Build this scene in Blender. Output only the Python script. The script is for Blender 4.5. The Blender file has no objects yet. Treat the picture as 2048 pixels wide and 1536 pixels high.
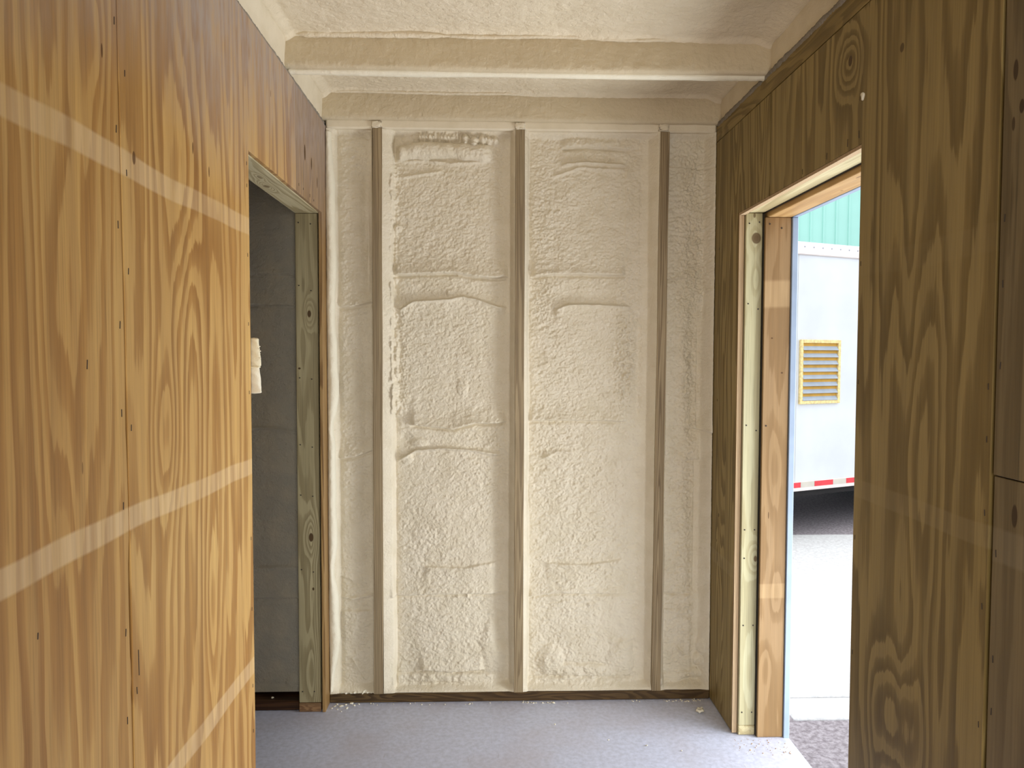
import bpy, bmesh, math, random
import numpy as np
from mathutils import Vector, Matrix
random.seed(7)
S = bpy.context.scene
C = S.collection

# ------------------------------------------------------------------ camera
F, YAW, PITCH, ROLL, H = 1479.0, 0.0308, 0.0412, 0.0025, 1.47
fwd = Vector((math.sin(YAW)*math.cos(PITCH), math.cos(YAW)*math.cos(PITCH), -math.sin(PITCH)))
r0 = Vector((math.cos(YAW), -math.sin(YAW), 0)); u0 = r0.cross(fwd)
rr = r0*math.cos(ROLL) + u0*math.sin(ROLL); uu = u0*math.cos(ROLL) - r0*math.sin(ROLL)
cam_d = bpy.data.cameras.new('camera'); cam = bpy.data.objects.new('camera', cam_d); C.objects.link(cam)
m = Matrix((rr, uu, -fwd)).transposed().to_4x4(); m.translation = (0, 0, H); cam.matrix_world = m
cam_d.sensor_width = 36; cam_d.lens = F/2048*36; cam_d.clip_start = .02; cam_d.clip_end = 300
S.camera = cam
# ------------------------------------------------------------------ exposure, sky, lights
S.view_settings.view_transform = 'Standard'; S.view_settings.look = 'None'
S.view_settings.exposure = 0.0; S.view_settings.gamma = 1; S.view_settings.use_curve_mapping = False
SKY = 2.25
w = bpy.data.worlds.new('overcast_sky'); S.world = w; w.use_nodes = True
nt = w.node_tree; nt.nodes.clear()
o = nt.nodes.new('ShaderNodeOutputWorld'); bg = nt.nodes.new('ShaderNodeBackground')
tc = nt.nodes.new('ShaderNodeTexCoord'); sx = nt.nodes.new('ShaderNodeSeparateXYZ'); cr = nt.nodes.new('ShaderNodeValToRGB')
nt.links.new(tc.outputs['Generated'], sx.inputs[0]); nt.links.new(sx.outputs['Z'], cr.inputs[0])
cr.color_ramp.elements[0].position = 0; cr.color_ramp.elements[0].color = (.80, .86, .93, 1)
cr.color_ramp.elements[1].position = .8; cr.color_ramp.elements[1].color = (.93, .97, 1.0, 1)
nt.links.new(cr.outputs[0], bg.inputs[0]); bg.inputs[1].default_value = SKY; nt.links.new(bg.outputs[0], o.inputs[0])
def area(name, loc, target, sx_, sy_, power, col, spread=math.pi):
    l = bpy.data.lights.new(name, 'AREA'); l.shape = 'RECTANGLE'; l.size = sx_; l.size_y = sy_; l.energy = power; l.color = col; l.spread = spread
    ob = bpy.data.objects.new(name, l); C.objects.link(ob); ob.location = loc
    ob.rotation_euler = (Vector(target)-Vector(loc)).to_track_quat('-Z', 'Y').to_euler(); return ob
area('daylight_at_open_end', (.15, -1.15, 1.10), (.15, 2.4, 1.35), 1.45, 1.9, 15, (1, .93, .82), 1.9)
area('daylight_at_side_door', (2.0, 2.25, .45), (0, 2.2, 1.45), .95, 1.3, 62, (.93, .97, 1.0))

# ------------------------------------------------------------------ dimensions
XL, XR, D = -.668, .941, 3.07
YB = -1.0                       # the corridor's open end, behind the camera
G = -.45                        # ground outside
# ------------------------------------------------------------------ node helpers
class N:
    def __init__(s, name):
        s.m = bpy.data.materials.new(name); s.m.use_nodes = True; s.t = s.m.node_tree
        s.b = s.t.nodes['Principled BSDF']; s._o = None
    def n(s, typ, **k):
        x = s.t.nodes.new('ShaderNode'+typ)
        for a, v in k.items(): setattr(x, a, v)
        return x
    def l(s, a, b): s.t.links.new(a, b)
    def put(s, sock, v):
        if hasattr(v, 'is_output') or isinstance(v, bpy.types.NodeSocket): s.l(v, sock)
        else: sock.default_value = v
    def obj(s):
        if s._o is None: s._o = s.n('TexCoord').outputs['Object']
        return s._o
    def xyz(s):
        q = s.n('SeparateXYZ'); s.l(s.obj(), q.inputs[0]); return q.outputs
    def math(s, op, a, b=0.0, c=0.0, clamp=False):
        q = s.n('Math', operation=op, use_clamp=clamp); s.put(q.inputs[0], a); s.put(q.inputs[1], b); s.put(q.inputs[2], c); return q.outputs[0]
    def map(s, scale, loc=(0, 0, 0), rot=(0, 0, 0)):
        q = s.n('Mapping'); s.l(s.obj(), q.inputs[0]); q.inputs['Scale'].default_value = scale; q.inputs['Location'].default_value = loc
        q.inputs['Rotation'].default_value = rot; return q.outputs[0]
    def noise(s, vec, scale=1, detail=2, rough=.5, dist=0):
        q = s.n('TexNoise'); s.l(vec, q.inputs['Vector']); q.inputs['Scale'].default_value = scale; q.inputs['Detail'].default_value = detail
        q.inputs['Roughness'].default_value = rough; q.inputs['Distortion'].default_value = dist; return q.outputs[0]
    def ramp(s, fac, stops, interp='LINEAR'):
        q = s.n('ValToRGB'); s.put(q.inputs[0], fac); e = q.color_ramp; e.interpolation = interp
        while len(e.elements) < len(stops): e.elements.new(.5)
        for el, (p, c) in zip(e.elements, stops):
            el.position = p; el.color = (c if isinstance(c, tuple) else (c, c, c)) + (1,)
        return q.outputs[0]
    def mix(s, fac, a, b, mode='MIX'):
        q = s.n('Mix', data_type='RGBA', blend_type=mode); s.put(q.inputs[0], fac)
        for i, v in ((6, a), (7, b)):
            if isinstance(v, tuple): v = v + (1,)
            s.put(q.inputs[i], v)
        return q.outputs[2]
    def bump(s, h, strength=.5, dist=.002, prev=None):
        q = s.n('Bump'); s.l(h, q.inputs['Height']); q.inputs['Strength'].default_value = strength; q.inputs['Distance'].default_value = dist
        if prev: s.l(prev, q.inputs['Normal'])
        return q.outputs[0]
    def done(s, col, rough=.6, normal=None, spec=.3, metal=0):
        if isinstance(col, tuple): col = col + (1,)
        s.put(s.b.inputs['Base Color'], col); s.put(s.b.inputs['Roughness'], rough); s.b.inputs['Metallic'].default_value = metal
        s.b.inputs['Specular IOR Level'].default_value = spec
        if normal: s.l(normal, s.b.inputs['Normal'])
        return s.m

def wood(name, pale, mid, dark, axis='z', across=5., along=.5, K=14., bands=None, mist=None, knots=(), lumps=(), seed=0., fiber=.18,
         rough=.5, contrast=.85, streaks=0., flat='x', band_col=(.80, .62, .38), tone=None):
    """flat-sawn or rotary-cut grain: contour lines of a stretched noise field; knots = (a, b, ra, rb, depth) in the face plane"""
    k = N(name); X = k.xyz()
    ai = 'xyz'.index(axis)
    sc = [across]*3; sc[ai] = along
    fld = k.noise(k.map(tuple(sc), (seed, seed*1.7, seed*.6)), 1, 1.5, .45, .15)
    sj = [70.]*3; sj[ai] = 3.0
    jag = k.noise(k.map(tuple(sj), (seed, 3, 6)), 1, 2, .55)
    sw = [14.]*3; sw[ai] = 3.5
    wav = k.noise(k.map(tuple(sw), (seed+4, 3, 6)), 1, 2, .5)
    v = k.math('MULTIPLY_ADD', fld, K, k.math('MULTIPLY_ADD', jag, .55, k.math('MULTIPLY', wav, .8)))
    ca = [i for i in range(3) if i != ai and i != 'xyz'.index(flat)][0]     # across axis in the face
    def gauss(a, b, ra, rb):
        da = k.math('DIVIDE', k.math('SUBTRACT', X[ca], a), ra); db = k.math('DIVIDE', k.math('SUBTRACT', X[ai], b), rb)
        r2 = k.math('ADD', k.math('MULTIPLY', da, da), k.math('MULTIPLY', db, db))
        return k.math('POWER', 2.718, k.math('MULTIPLY', r2, -1.0))
    for a, b, ra, rb, amp in lumps:
        v = k.math('MULTIPLY_ADD', gauss(a, b, ra, rb), amp, v)
    t = k.math('FRACT', v)
    grain = k.ramp(t, [(0, .08), (.06, 0.), (.40, .10), (.50, .62), (.60, .78), (.86, 1.), (.95, .85), (1., .08)])
    sk = [3.]*3; sk[ai] = .4
    vary = k.ramp(k.noise(k.map(tuple(sk), (seed+9, 1, 7)), 1, 2), [(.3, .6), (.6, 1.)])
    grain = k.math('MULTIPLY', grain, k.math('MULTIPLY', vary, contrast))
    big = k.noise(k.map((1.1, 1.1, 1.1), (seed+3, 1, 2)), 1, 2)
    sf = [240.]*3; sf[ai] = 5.
    fib = k.noise(k.map(tuple(sf), (seed, 5, 9)), 1, 3, .6)
    sg = [38.]*3; sg[ai] = .8
    broad = k.noise(k.map(tuple(sg), (seed, 2, 4)), 1, 3, .55)
    col = k.mix(grain, k.mix(k.ramp(big, [(.35, 0.), (.65, 1.)]), pale, mid), dark)
    col = k.mix(.55, col, k.ramp(broad, [(.25, tuple(c*.55 for c in mid)), (.5, mid), (.75, tuple(min(1, c*1.35) for c in pale))]), 'SOFT_LIGHT')
    col = k.mix(fiber*2, col, k.ramp(fib, [(.3, .35), (.5, .8), (.7, 1.)]), 'MULTIPLY')
    if streaks:
        ss = [90.]*3; ss[ai] = 2.2
        q = k.noise(k.map(tuple(ss), (seed, 8, 3)), 1, 2, .5)
        col = k.mix(k.math('MULTIPLY', k.ramp(q, [(.66, 0.), (.74, 1.)]), streaks), col, tuple(c*.45 for c in dark))
    if mist:                                    # foam overspray that dried along the top edge of the boards
        z0, z1, mc, amt = mist
        nz = k.noise(k.map((2.2, 2.2, 1.2), (1, 4, 2)), 1, 3)
        zz = k.math('ADD', X[2], k.math('MULTIPLY', k.math('SUBTRACT', nz, .5), .5))
        f = k.math('MULTIPLY', k.math('DIVIDE', k.math('SUBTRACT', zz, z0), z1-z0, clamp=True), amt)
        fine = k.ramp(k.noise(k.map((60, 60, 14)), 1, 3), [(.3, .45), (.65, 1.)])
        col = k.mix(k.math('MULTIPLY', f, fine), col, mc)
    if bands:                                   # pale strips mixed into the wood colour across the sheets
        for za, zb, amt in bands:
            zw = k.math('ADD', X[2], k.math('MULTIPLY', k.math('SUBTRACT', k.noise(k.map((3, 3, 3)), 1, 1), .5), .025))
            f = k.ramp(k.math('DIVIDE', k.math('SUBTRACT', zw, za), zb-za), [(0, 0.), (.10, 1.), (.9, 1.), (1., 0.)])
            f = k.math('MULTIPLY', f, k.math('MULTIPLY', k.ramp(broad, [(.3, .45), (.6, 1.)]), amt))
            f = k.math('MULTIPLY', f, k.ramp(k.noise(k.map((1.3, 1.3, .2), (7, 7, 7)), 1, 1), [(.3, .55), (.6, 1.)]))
            col = k.mix(f, col, band_col)
    for a, b, ra, rb, dep in knots:
        g = gauss(a, b, ra, rb)
        col = k.mix(k.math('MULTIPLY', k.ramp(g, [(.27, 0.), (.42, 1.)]), dep), col, tuple(c*q for c, q in zip(dark, (.34, .24, .16))))
    if tone: col = k.mix(1., col, tone, 'MULTIPLY')
    nb = k.bump(k.math('ADD', fib, k.math('MULTIPLY', grain, .5)), .25, .0008)
    return k.done(col, rough, nb, .25)

# ------------------------------------------------------------------ materials
PALE, MID, DARK = (.60, .42, .195), (.505, .325, .13), (.31, .17, .054)
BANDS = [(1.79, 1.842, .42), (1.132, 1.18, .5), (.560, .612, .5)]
MIST = (1.93, 2.28, (.38, .32, .29), .9)
M = {}
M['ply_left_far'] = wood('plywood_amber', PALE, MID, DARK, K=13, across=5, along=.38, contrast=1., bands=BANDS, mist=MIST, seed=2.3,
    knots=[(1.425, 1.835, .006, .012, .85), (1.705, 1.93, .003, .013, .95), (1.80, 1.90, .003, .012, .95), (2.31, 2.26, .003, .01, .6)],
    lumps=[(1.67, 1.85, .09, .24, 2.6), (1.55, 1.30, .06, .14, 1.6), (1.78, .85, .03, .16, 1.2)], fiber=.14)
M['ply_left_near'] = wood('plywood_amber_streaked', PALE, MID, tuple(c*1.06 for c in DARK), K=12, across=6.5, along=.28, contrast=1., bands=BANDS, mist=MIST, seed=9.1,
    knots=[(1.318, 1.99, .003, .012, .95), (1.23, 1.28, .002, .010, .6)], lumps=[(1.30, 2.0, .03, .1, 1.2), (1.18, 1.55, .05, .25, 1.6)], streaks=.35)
M['ply_left_corner'] = wood('plywood_brown_knotty', (.44, .31, .15), (.36, .24, .11), (.21, .125, .05), K=22, across=7, along=.5, mist=(1.9, 2.32, (.38, .31, .28), .85), seed=5.2,
    knots=[(2.73, 2.195, .010, .028, 1), (2.83, 2.18, .007, .022, 1), (2.92, 2.13, .006, .020, 1), (2.74, 2.0, .008, .018, .8)], streaks=.6)
RP, RM, RD = (.38, .305, .155), (.325, .255, .115), (.185, .135, .05)
M['ply_right_far'] = wood('plywood_olive_fine', RP, RM, RD, K=20, contrast=1., across=6, along=.4, seed=4.4, lumps=[(2.93, .45, .08, .45, 4)],
    knots=[(2.98, .81, .006, .008, .8)], bands=[(.60, .66, .25)], band_col=(.40, .33, .2))
M['ply_right_mid'] = wood('plywood_olive_wavy', RP, RM, RD, K=16, contrast=1., across=4.6, along=.30, seed=7.7,
    lumps=[(1.94, 2.23, .06, .07, 3.5), (1.66, .62, .11, .14, 3.2), (1.60, 1.30, .10, .40, 2.6)],
    knots=[(1.935, 2.235, .010, .013, 1), (1.69, 2.17, .008, .010, .8), (1.88, 2.12, .003, .006, .6)], bands=[(1.1, 1.15, .22), (1.66, 1.72, .08)], band_col=(.42, .34, .2))
M['ply_right_near'] = wood('plywood_umber_grey', (.30, .245, .15), (.25, .20, .115), (.15, .115, .06), K=9, across=6, along=.5, seed=1.9,
    knots=[(1.318, 1.98, .006, .018, 1), (1.30, 1.91, .006, .012, 1), (1.32, 1.885, .004, .012, .9), (1.29, 1.18, .007, .02, 1)], bands=[(1.08, 1.15, .3)], band_col=(.36, .31, .22), streaks=.5)
M['ply_strip'] = wood('plywood_top_strip', (.36, .285, .14), (.31, .24, .105), (.18, .13, .05), axis='y', K=9, across=9, along=2., seed=3.1)
M['post'] = wood('treated_stud_green', (.42, .375, .25), (.37, .325, .205), (.22, .18, .105), K=9, contrast=.75, across=9, along=.5, flat='y', seed=6.6,
    knots=[(-.722, 1.627, .007, .013, 1), (-.722, .722, .009, .017, 1), (-.715, .51, .004, .006, 1), (-.763, 1.408, .005, .004, 1)],
    lumps=[(-.722, 1.627, .022, .06, 3.5), (-.722, .722, .024, .08, 3.5), (-.72, .16, .03, .16, 2.5), (-.72, .5, .012, .12, 1.5)])
M['post_right'] = wood('treated_stud_straw', (.54, .515, .37), (.50, .47, .32), (.36, .31, .19), K=4, contrast=.7, across=9, along=.45, flat='y', seed=8.3,
    knots=[(1.002, 1.905, .017, .020, .9), (1.002, 1.905, .008, .011, .5), (.994, 1.99, .004, .009, .8), (1.018, .688, .006, .011, .9)],
    lumps=[(1.002, 1.905, .03, .05, 1.5), (1.005, 1.75, .02, .06, 1.5), (1.018, .69, .028, .06, 3), (1.0, .25, .02, .15, 1)])
M['header_left'] = wood('planed_header_pale', (.60, .54, .39), (.54, .48, .33), (.33, .27, .16), axis='y', flat='z', K=10, across=9, along=.8, seed=2.2,
    knots=[(-.748, 2.53, .010, .018, .6), (-.73, 2.40, .007, .022, .5)], lumps=[(-.748, 2.53, .02, .07, 4), (-.73, 2.4, .015, .05, 2)])
M['header_right'] = wood('planed_header_straw', (.62, .56, .38), (.56, .50, .33), (.40, .33, .2), axis='y', flat='z', K=8, across=10, along=.5, seed=1.2)
M['jamb'] = wood('jamb_orange_ply', (.375, .27, .16), (.335, .235, .125), (.24, .155, .07), K=5, contrast=.7, across=8, along=1.0, flat='y', seed=3.7, fiber=.1,
    lumps=[(1.07, 1.05, .03, .2, 1.6), (1.09, .55, .03, .1, 1.5), (1.06, .28, .025, .09, 1.2)], bands=[(1.64, 1.75, .35), (.54, .6, .3)], band_col=(.78, .56, .30),
    knots=[(1.058, .86, .002, .013, .8), (1.1, 1.4, .004, .003, .9), (1.06, 1.53, .004, .003, .8)])
M['jamb_header'] = wood('jamb_header_orange_ply', (.55, .40, .22), (.50, .34, .175), (.39, .25, .11), axis='y', flat='z', contrast=.7, K=5, across=8, along=1.3, seed=5.9,
    knots=[(1.075, 2.09, .005, .03, .8), (1.09, 2.11, .005, .02, .8), (1.065, 2.12, .004, .02, .7), (1.1, 2.3, .004, .006, .7)])
M['stud'] = wood('stud_edge_grey', (.43, .355, .24), (.37, .30, .20), (.20, .15, .095), K=24, across=20, along=.25, flat='y', seed=4.9, fiber=.25)
M['plate'] = wood('sole_plate_brown', (.20, .14, .065), (.155, .10, .045), (.06, .035, .016), axis='x', flat='y', K=12, across=16, along=2.5, seed=3.3, fiber=.3)
M['plate_red'] = wood('sole_plate_redbrown', (.13, .065, .025), (.10, .048, .02), (.05, .022, .01), axis='x', flat='y', K=8, across=14, along=1.5, seed=7.3, fiber=.3)
M['endgrain'] = wood('end_grain', (.36, .24, .14), (.30, .20, .11), (.12, .065, .035), axis='x', flat='y', K=10, across=50, along=8, seed=1.1)

def plyedge():
    k = N('plywood_edge_layers'); X = k.xyz()
    t = k.math('FRACT', k.math('MULTIPLY', k.math('SUBTRACT', X[0], XR), 1/.0062))
    c = k.ramp(t, [(0, (.30, .19, .11)), (.16, (.62, .46, .28)), (.6, (.66, .50, .31)), (.7, (.48, .33, .19)), (1, (.52, .36, .22))])
    c = k.mix(.5, c, k.ramp(k.noise(k.map((200, 200, 6)), 1, 3), [(.3, .5), (.7, 1.)]), 'MULTIPLY')
    return k.done(c, .7, None, .2)
M['ply_edge'] = plyedge()
def foam(name, a, b, coarse=.6, sc=110., sc2=330., c=(.6, .52, .36)):
    k = N(name)
    big = k.noise(k.map((2.3, 2.3, 2.3), (3, 2, 9)), 1, 3)
    mid_ = k.noise(k.map((14, 14, 14), (5, 2, 1)), 1, 3)
    col = k.mix(k.ramp(big, [(.35, 0.), (.65, 1.)]), a, b)
    col = k.mix(k.math('MULTIPLY', k.ramp(mid_, [(.4, 0.), (.7, 1.)]), .35), col, c)
    n1 = k.noise(k.map((sc, sc, sc)), 1, 3, .55, .6); n2 = k.noise(k.map((sc2, sc2, sc2)), 1, 2)
    nb = k.bump(n2, .5, .0015, k.bump(n1, coarse, .007))
    return k.done(col, .62, nb, .25)
M['foam'] = foam('spray_foam_cream', (.745, .675, .53), (.735, .66, .52), .5)
M['foam_joist'] = foam('spray_foam_over_joist', (.61, .52, .36), (.59, .50, .35), .4, 60, 200, (.50, .42, .28))
M['foam_smooth'] = foam('spray_foam_smooth_skin', (.76, .68, .52), (.75, .67, .52), .12, 40, 200)
M['foam_shade'] = foam('spray_foam_shaded', (.44, .41, .33), (.41, .385, .315), .7)  # same foam darkened: the side room's shade is in the colour
M['foam_white'] = foam('spray_foam_white_bead', (.80, .755, .61), (.78, .72, .57), .25, 60, 300, (.72, .65, .5))
M['foam_ceiling'] = foam('spray_foam_ceiling', (.76, .67, .51), (.73, .64, .48), .6, 75, 260, (.62, .53, .37))
def floorm():
    k = N('painted_floor_lavender')
    n1 = k.noise(k.map((55, 55, 55)), 1, 4, .6); n2 = k.noise(k.map((3, 3, 3)), 1, 3); n3 = k.noise(k.map((70, 7, 1), (0, 0, 0), (0, 0, .5)), 1, 2)
    c = k.mix(k.ramp(n1, [(.35, 0.), (.65, 1.)]), (.49, .515, .63), (.61, .64, .79))
    c = k.mix(k.math('MULTIPLY', k.ramp(n2, [(.45, 0.), (.7, 1.)]), .35), c, (.46, .40, .41))
    c = k.mix(k.math('MULTIPLY', k.ramp(n3, [(.70, 0.), (.75, 1.)]), .35), c, (.33, .30, .31))
    return k.done(c, k.ramp(n1, [(.3, .42), (.7, .62)]), k.bump(n1, .35, .0015), .35)
M['floor'] = floorm()
def speckle(name, a, b, sc, spot=None):
    k = N(name)
    n1 = k.noise(k.map((sc, sc, sc)), 1, 4, .7); n2 = k.noise(k.map((.7, .7, .7)), 1, 3)
    c = k.mix(k.ramp(n1, [(.38, 0.), (.62, 1.)]), a, b)
    c = k.mix(k.math('MULTIPLY', n2, .25), c, tuple(x*.75 for x in a))
    return k.done(c, .9, k.bump(n1, .4, .004), .1)
M['asphalt'] = speckle('asphalt_mauve', (.24, .205, .215), (.46, .41, .425), 38)
M['concrete'] = speckle('concrete_pale', (.62, .60, .585), (.80, .79, .775), 30)
def plain(name, col, rough=.5, metal=0, var=.08, sc=8, spec=.4):
    k = N(name); n = k.noise(k.map((sc, sc, sc)), 1, 3)
    return k.done(k.mix(k.ramp(n, [(.35, 0.), (.65, 1.)]), tuple(x*(1-var) for x in col), tuple(min(1, x*(1+var)) for x in col)), rough, k.bump(n, .05, .002), spec, metal)
M['trim_blue'] = plain('metal_trim_blue_grey', (.28, .35, .46), .4)
M['skin'] = plain('container_skin_blue_grey', (.34, .41, .50), .5)
M['dark'] = plain('gap_shade_black', (.03, .026, .02), .9)  # near-black colour used in place of shade inside gaps
M['nail'] = plain('nail_head_rusty', (.03, .022, .018), .5, 0, .2, 60)
M['white'] = plain('trailer_skin_white', (.64, .66, .68), .35, 0, .05, 2)
M['rail'] = plain('trailer_rail_offwhite', (.78, .70, .66), .4, 0, .05)
M['red'] = plain('reflective_tape_red', (.72, .045, .06), .4)
M['silver'] = plain('reflective_tape_silver', (.60, .55, .47), .4)
M['under'] = plain('trailer_underside_black', (.02, .018, .018), .9)
M['vent_frame'] = plain('vent_frame_yellow', (.78, .60, .27), .6, 0, .18, 40)
M['vent_slat'] = plain('vent_slat_grey', (.33, .37, .42), .4, 0, .08)
M['vent_back'] = plain('vent_gap_orange', (.55, .30, .04), .6, 0, .1)
M['teal'] = plain('building_siding_teal', (.36, .66, .57), .5, 0, .03, 1)
M['rubber'] = plain('tyre_rubber', (.025, .024, .024), .8)
M['scrap'] = foam('foam_scrap_ivory', (.80, .74, .56), (.76, .69, .5), .3, 60, 300, (.70, .62, .42))

# ------------------------------------------------------------------ object helpers
def link(name, me, mat, parent=None, kind=None, label=None, cat=None, group=None):
    ob = bpy.data.objects.new(name, me); C.objects.link(ob)
    if mat is not None: me.materials.append(mat)
    if parent is not None: ob.parent = parent
    tag(ob, label, cat, group, kind); return ob
def tag(ob, label=None, cat=None, group=None, kind=None):
    for k_, v in (('label', label), ('category', cat), ('group', group), ('kind', kind)):
        if v: ob[k_] = v
    return ob
def mesh_from(name, bm, smooth=False):
    me = bpy.data.meshes.new(name); bmesh.ops.recalc_face_normals(bm, faces=bm.faces[:]); bm.to_mesh(me); bm.free()
    if smooth:
        for p in me.polygons: p.use_smooth = True
    return me
def empty(name, loc=(0, 0, 0), rz=0, **k):
    e = bpy.data.objects.new(name, None); C.objects.link(e); e.location = loc; e.rotation_euler.z = rz; e.empty_display_size = .1
    return tag(e, **k)
def addbox(bm, a, b, bev=.0):
    vs = [bm.verts.new((x, y, z)) for x in (a[0], b[0]) for y in (a[1], b[1]) for z in (a[2], b[2])]
    fs = [bm.faces.new([vs[i] for i in q]) for q in ((0, 1, 3, 2), (4, 6, 7, 5), (0, 4, 5, 1), (2, 3, 7, 6), (0, 2, 6, 4), (1, 5, 7, 3))]
    if bev: bmesh.ops.bevel(bm, geom=list({e for f_ in fs for e in f_.edges}), offset=bev, segments=1, affect='EDGES')
def box(name, a, b, mat, parent=None, bev=.0015, **k):
    bm = bmesh.new(); a, b = [min(p, q) for p, q in zip(a, b)], [max(p, q) for p, q in zip(a, b)]
    addbox(bm, a, b, bev); return link(name, mesh_from(name, bm), mat, parent, **k)
def prism(name, pts, x0, x1, mat, parent=None, bev=.0012, **k):
    """outline in (y, z), thickness from x0 to x1"""
    bm = bmesh.new(); v0 = [bm.verts.new((x0, y, z)) for y, z in pts]; v1 = [bm.verts.new((x1, y, z)) for y, z in pts]
    n = len(pts); bm.faces.new(v0); bm.faces.new(v1[::-1])
    for i in range(n): bm.faces.new((v0[i], v0[(i+1) % n], v1[(i+1) % n], v1[i]))
    bmesh.ops.recalc_face_normals(bm, faces=bm.faces[:])
    if bev: bmesh.ops.bevel(bm, geom=[e for e in bm.edges if abs(e.calc_face_angle(0)) > 1.2], offset=bev, segments=1, affect='EDGES')
    return link(name, mesh_from(name, bm), mat, parent, **k)
def grid_mesh(name, P, closed_u=False):
    """P: (nu, nv, 3) array -> smooth quad grid"""
    nu, nv, _ = P.shape; me = bpy.data.meshes.new(name)
    i = np.arange(nu if closed_u else nu-1)[:, None]; j = np.arange(nv-1)[None, :]; i2 = (i+1) % nu
    q = np.stack([i*nv+j, i2*nv+j, i2*nv+j+1, i*nv+j+1], -1).reshape(-1, 4).astype(np.int32)
    me.vertices.add(nu*nv); me.vertices.foreach_set('co', P.astype(np.float32).ravel())
    me.loops.add(q.size); me.loops.foreach_set('vertex_index', q.ravel())
    me.polygons.add(len(q)); me.polygons.foreach_set('loop_start', np.arange(0, q.size, 4, dtype=np.int32)); me.polygons.foreach_set('loop_total', np.full(len(q), 4, np.int32))
    me.polygons.foreach_set('use_smooth', np.ones(len(q), bool)); me.update(calc_edges=True); me.validate(); return me
def vnoise(x, y, seed=0):
    """smooth value noise in 0..1"""
    xi = np.floor(x).astype(np.int64); yi = np.floor(y).astype(np.int64); fx = x-xi; fy = y-yi
    fx = fx*fx*fx*(fx*(fx*6-15)+10); fy = fy*fy*fy*(fy*(fy*6-15)+10)
    def h(a, b):
        n = (a*374761393 + b*668265263 + seed*974634777) & 0xffffffff
        n = ((n ^ (n >> 13))*1274126177) & 0xffffffff; n ^= n >> 16
        return (n & 0xffff)/65535.
    return (h(xi, yi)*(1-fx)+h(xi+1, yi)*fx)*(1-fy)+(h(xi, yi+1)*(1-fx)+h(xi+1, yi+1)*fx)*fy
def fbm(x, y, oct_=3, seed=0, g=.5):
    s = 0; a = 1; t = 0
    for i in range(oct_):
        s = s+a*vnoise(x*2**i+i*17.3, y*2**i+i*9.1, seed+i); t += a; a *= g
    return s/t-.5
def sst(a, b, x):
    t = np.clip((x-a)/(b-a), 0, 1); return t*t*(3-2*t)

# ================================================================== SETTING
# floor: one painted deck through corridor, side room and threshold
box('floor', (-2.3, YB, -.06), (1.15, 3.25, 0), M['floor'], bev=0, kind='structure')
gr = box('ground', (-30, -30, G-.3), (40, 60, G), M['asphalt'], bev=0, kind='structure')
# concrete band outside, two slabs with the joint between them
box('concrete_slab', (1.6, 3.75, G-.05), (14, 3.985, G+.012), M['concrete'], gr, bev=.006)
box('concrete_slab', (1.6, 4.0, G-.05), (14, 7.66, G+.012), M['concrete'], gr, bev=.006)

# ---- left wall
wl = empty('wall_left', kind='structure')
T = .013
prism('plywood_panel', [(YB, 0), (.155, 0), (.155, 2.40), (YB, 2.40)], XL-T, XL, M['ply_left_near'], wl)
edgeA = [(1.3825, .0), (1.3825, .55), (1.381, .70), (1.379, .82), (1.378, .835), (1.381, .86), (1.3795, .895), (1.3775, .905), (1.376, 1.0), (1.3765, 1.08), (1.3815, 1.13), (1.3800, 1.25), (1.3765, 1.33), (1.3785, 1.46), (1.3765, 1.6), (1.3715, 2.0), (1.370, 2.40)]
prism('plywood_panel', [(.158, 0)] + edgeA + [(.158, 2.40)], XL-T, XL, M['ply_left_near'], wl)
edgeB = [(1.372, 2.40), (1.374, 2.0), (1.380, 1.6), (1.3815, 1.45), (1.3835, 1.33), (1.3825, 1.25), (1.384, 1.13), (1.3845, 1.0), (1.3850, .90), (1.3835, .86), (1.3855, .82), (1.3840, .70), (1.3855, .55), (1.3855, 0)]
box('seam_shade_strip', (XL-.016, 1.355, .002), (XL-T-.0002, 1.405, 2.38), M['dark'], wl, label='dark strip standing in for the shade inside the open seam')  # added dark strip, so the open seam reads as shaded
prism('plywood_panel', edgeB + [(2.093, 0), (2.093, 2.03), (2.600, 2.03), (2.600, 2.398)], XL-T, XL+.001, M['ply_left_far'], wl)
prism('plywood_panel', [(2.602, 2.03), (2.993, 2.03), (2.993, 0), (3.09, 0), (3.09, 2.396), (2.602, 2.397)], XL-T, XL, M['ply_left_corner'], wl)
# studs behind the left sheets and the side room's face
for y in (-.95, -.4, .155, .76, 1.385, 2.035):
    box('stud', (XL-.105, y-.019, .038), (XL-T-.0035, y+.019, 2.38), M['stud'], wl)
box('sole_plate', (XL-.104, YB, .001), (XL-T-.001, 2.09, .038), M['plate'], wl)
box('top_plate', (XL-.104, YB, 2.381), (XL-T-.001, 3.09, 2.43), M['plate'], wl)
box('plywood_panel', (XL-.118, YB, .001), (XL-.106, 2.07, 2.40), M['ply_left_corner'], wl)
box('plywood_panel', (XL-.118, 2.07, 2.075), (XL-.106, 3.09, 2.40), M['ply_left_corner'], wl)
def nails(parent, pts, axis, r=.0032):
    for p in pts:
        bm = bmesh.new(); bmesh.ops.create_cone(bm, cap_ends=True, segments=8, radius1=r, radius2=r*.8, depth=.002)
        rot = {'x': Matrix.Rotation(math.pi/2, 4, 'Y'), 'y': Matrix.Rotation(math.pi/2, 4, 'X'), 'z': Matrix()}[axis]
        bmesh.ops.transform(bm, matrix=Matrix.Translation(p) @ rot, verts=bm.verts)
        link('nail', mesh_from('nail', bm), M['nail'], parent)
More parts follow.
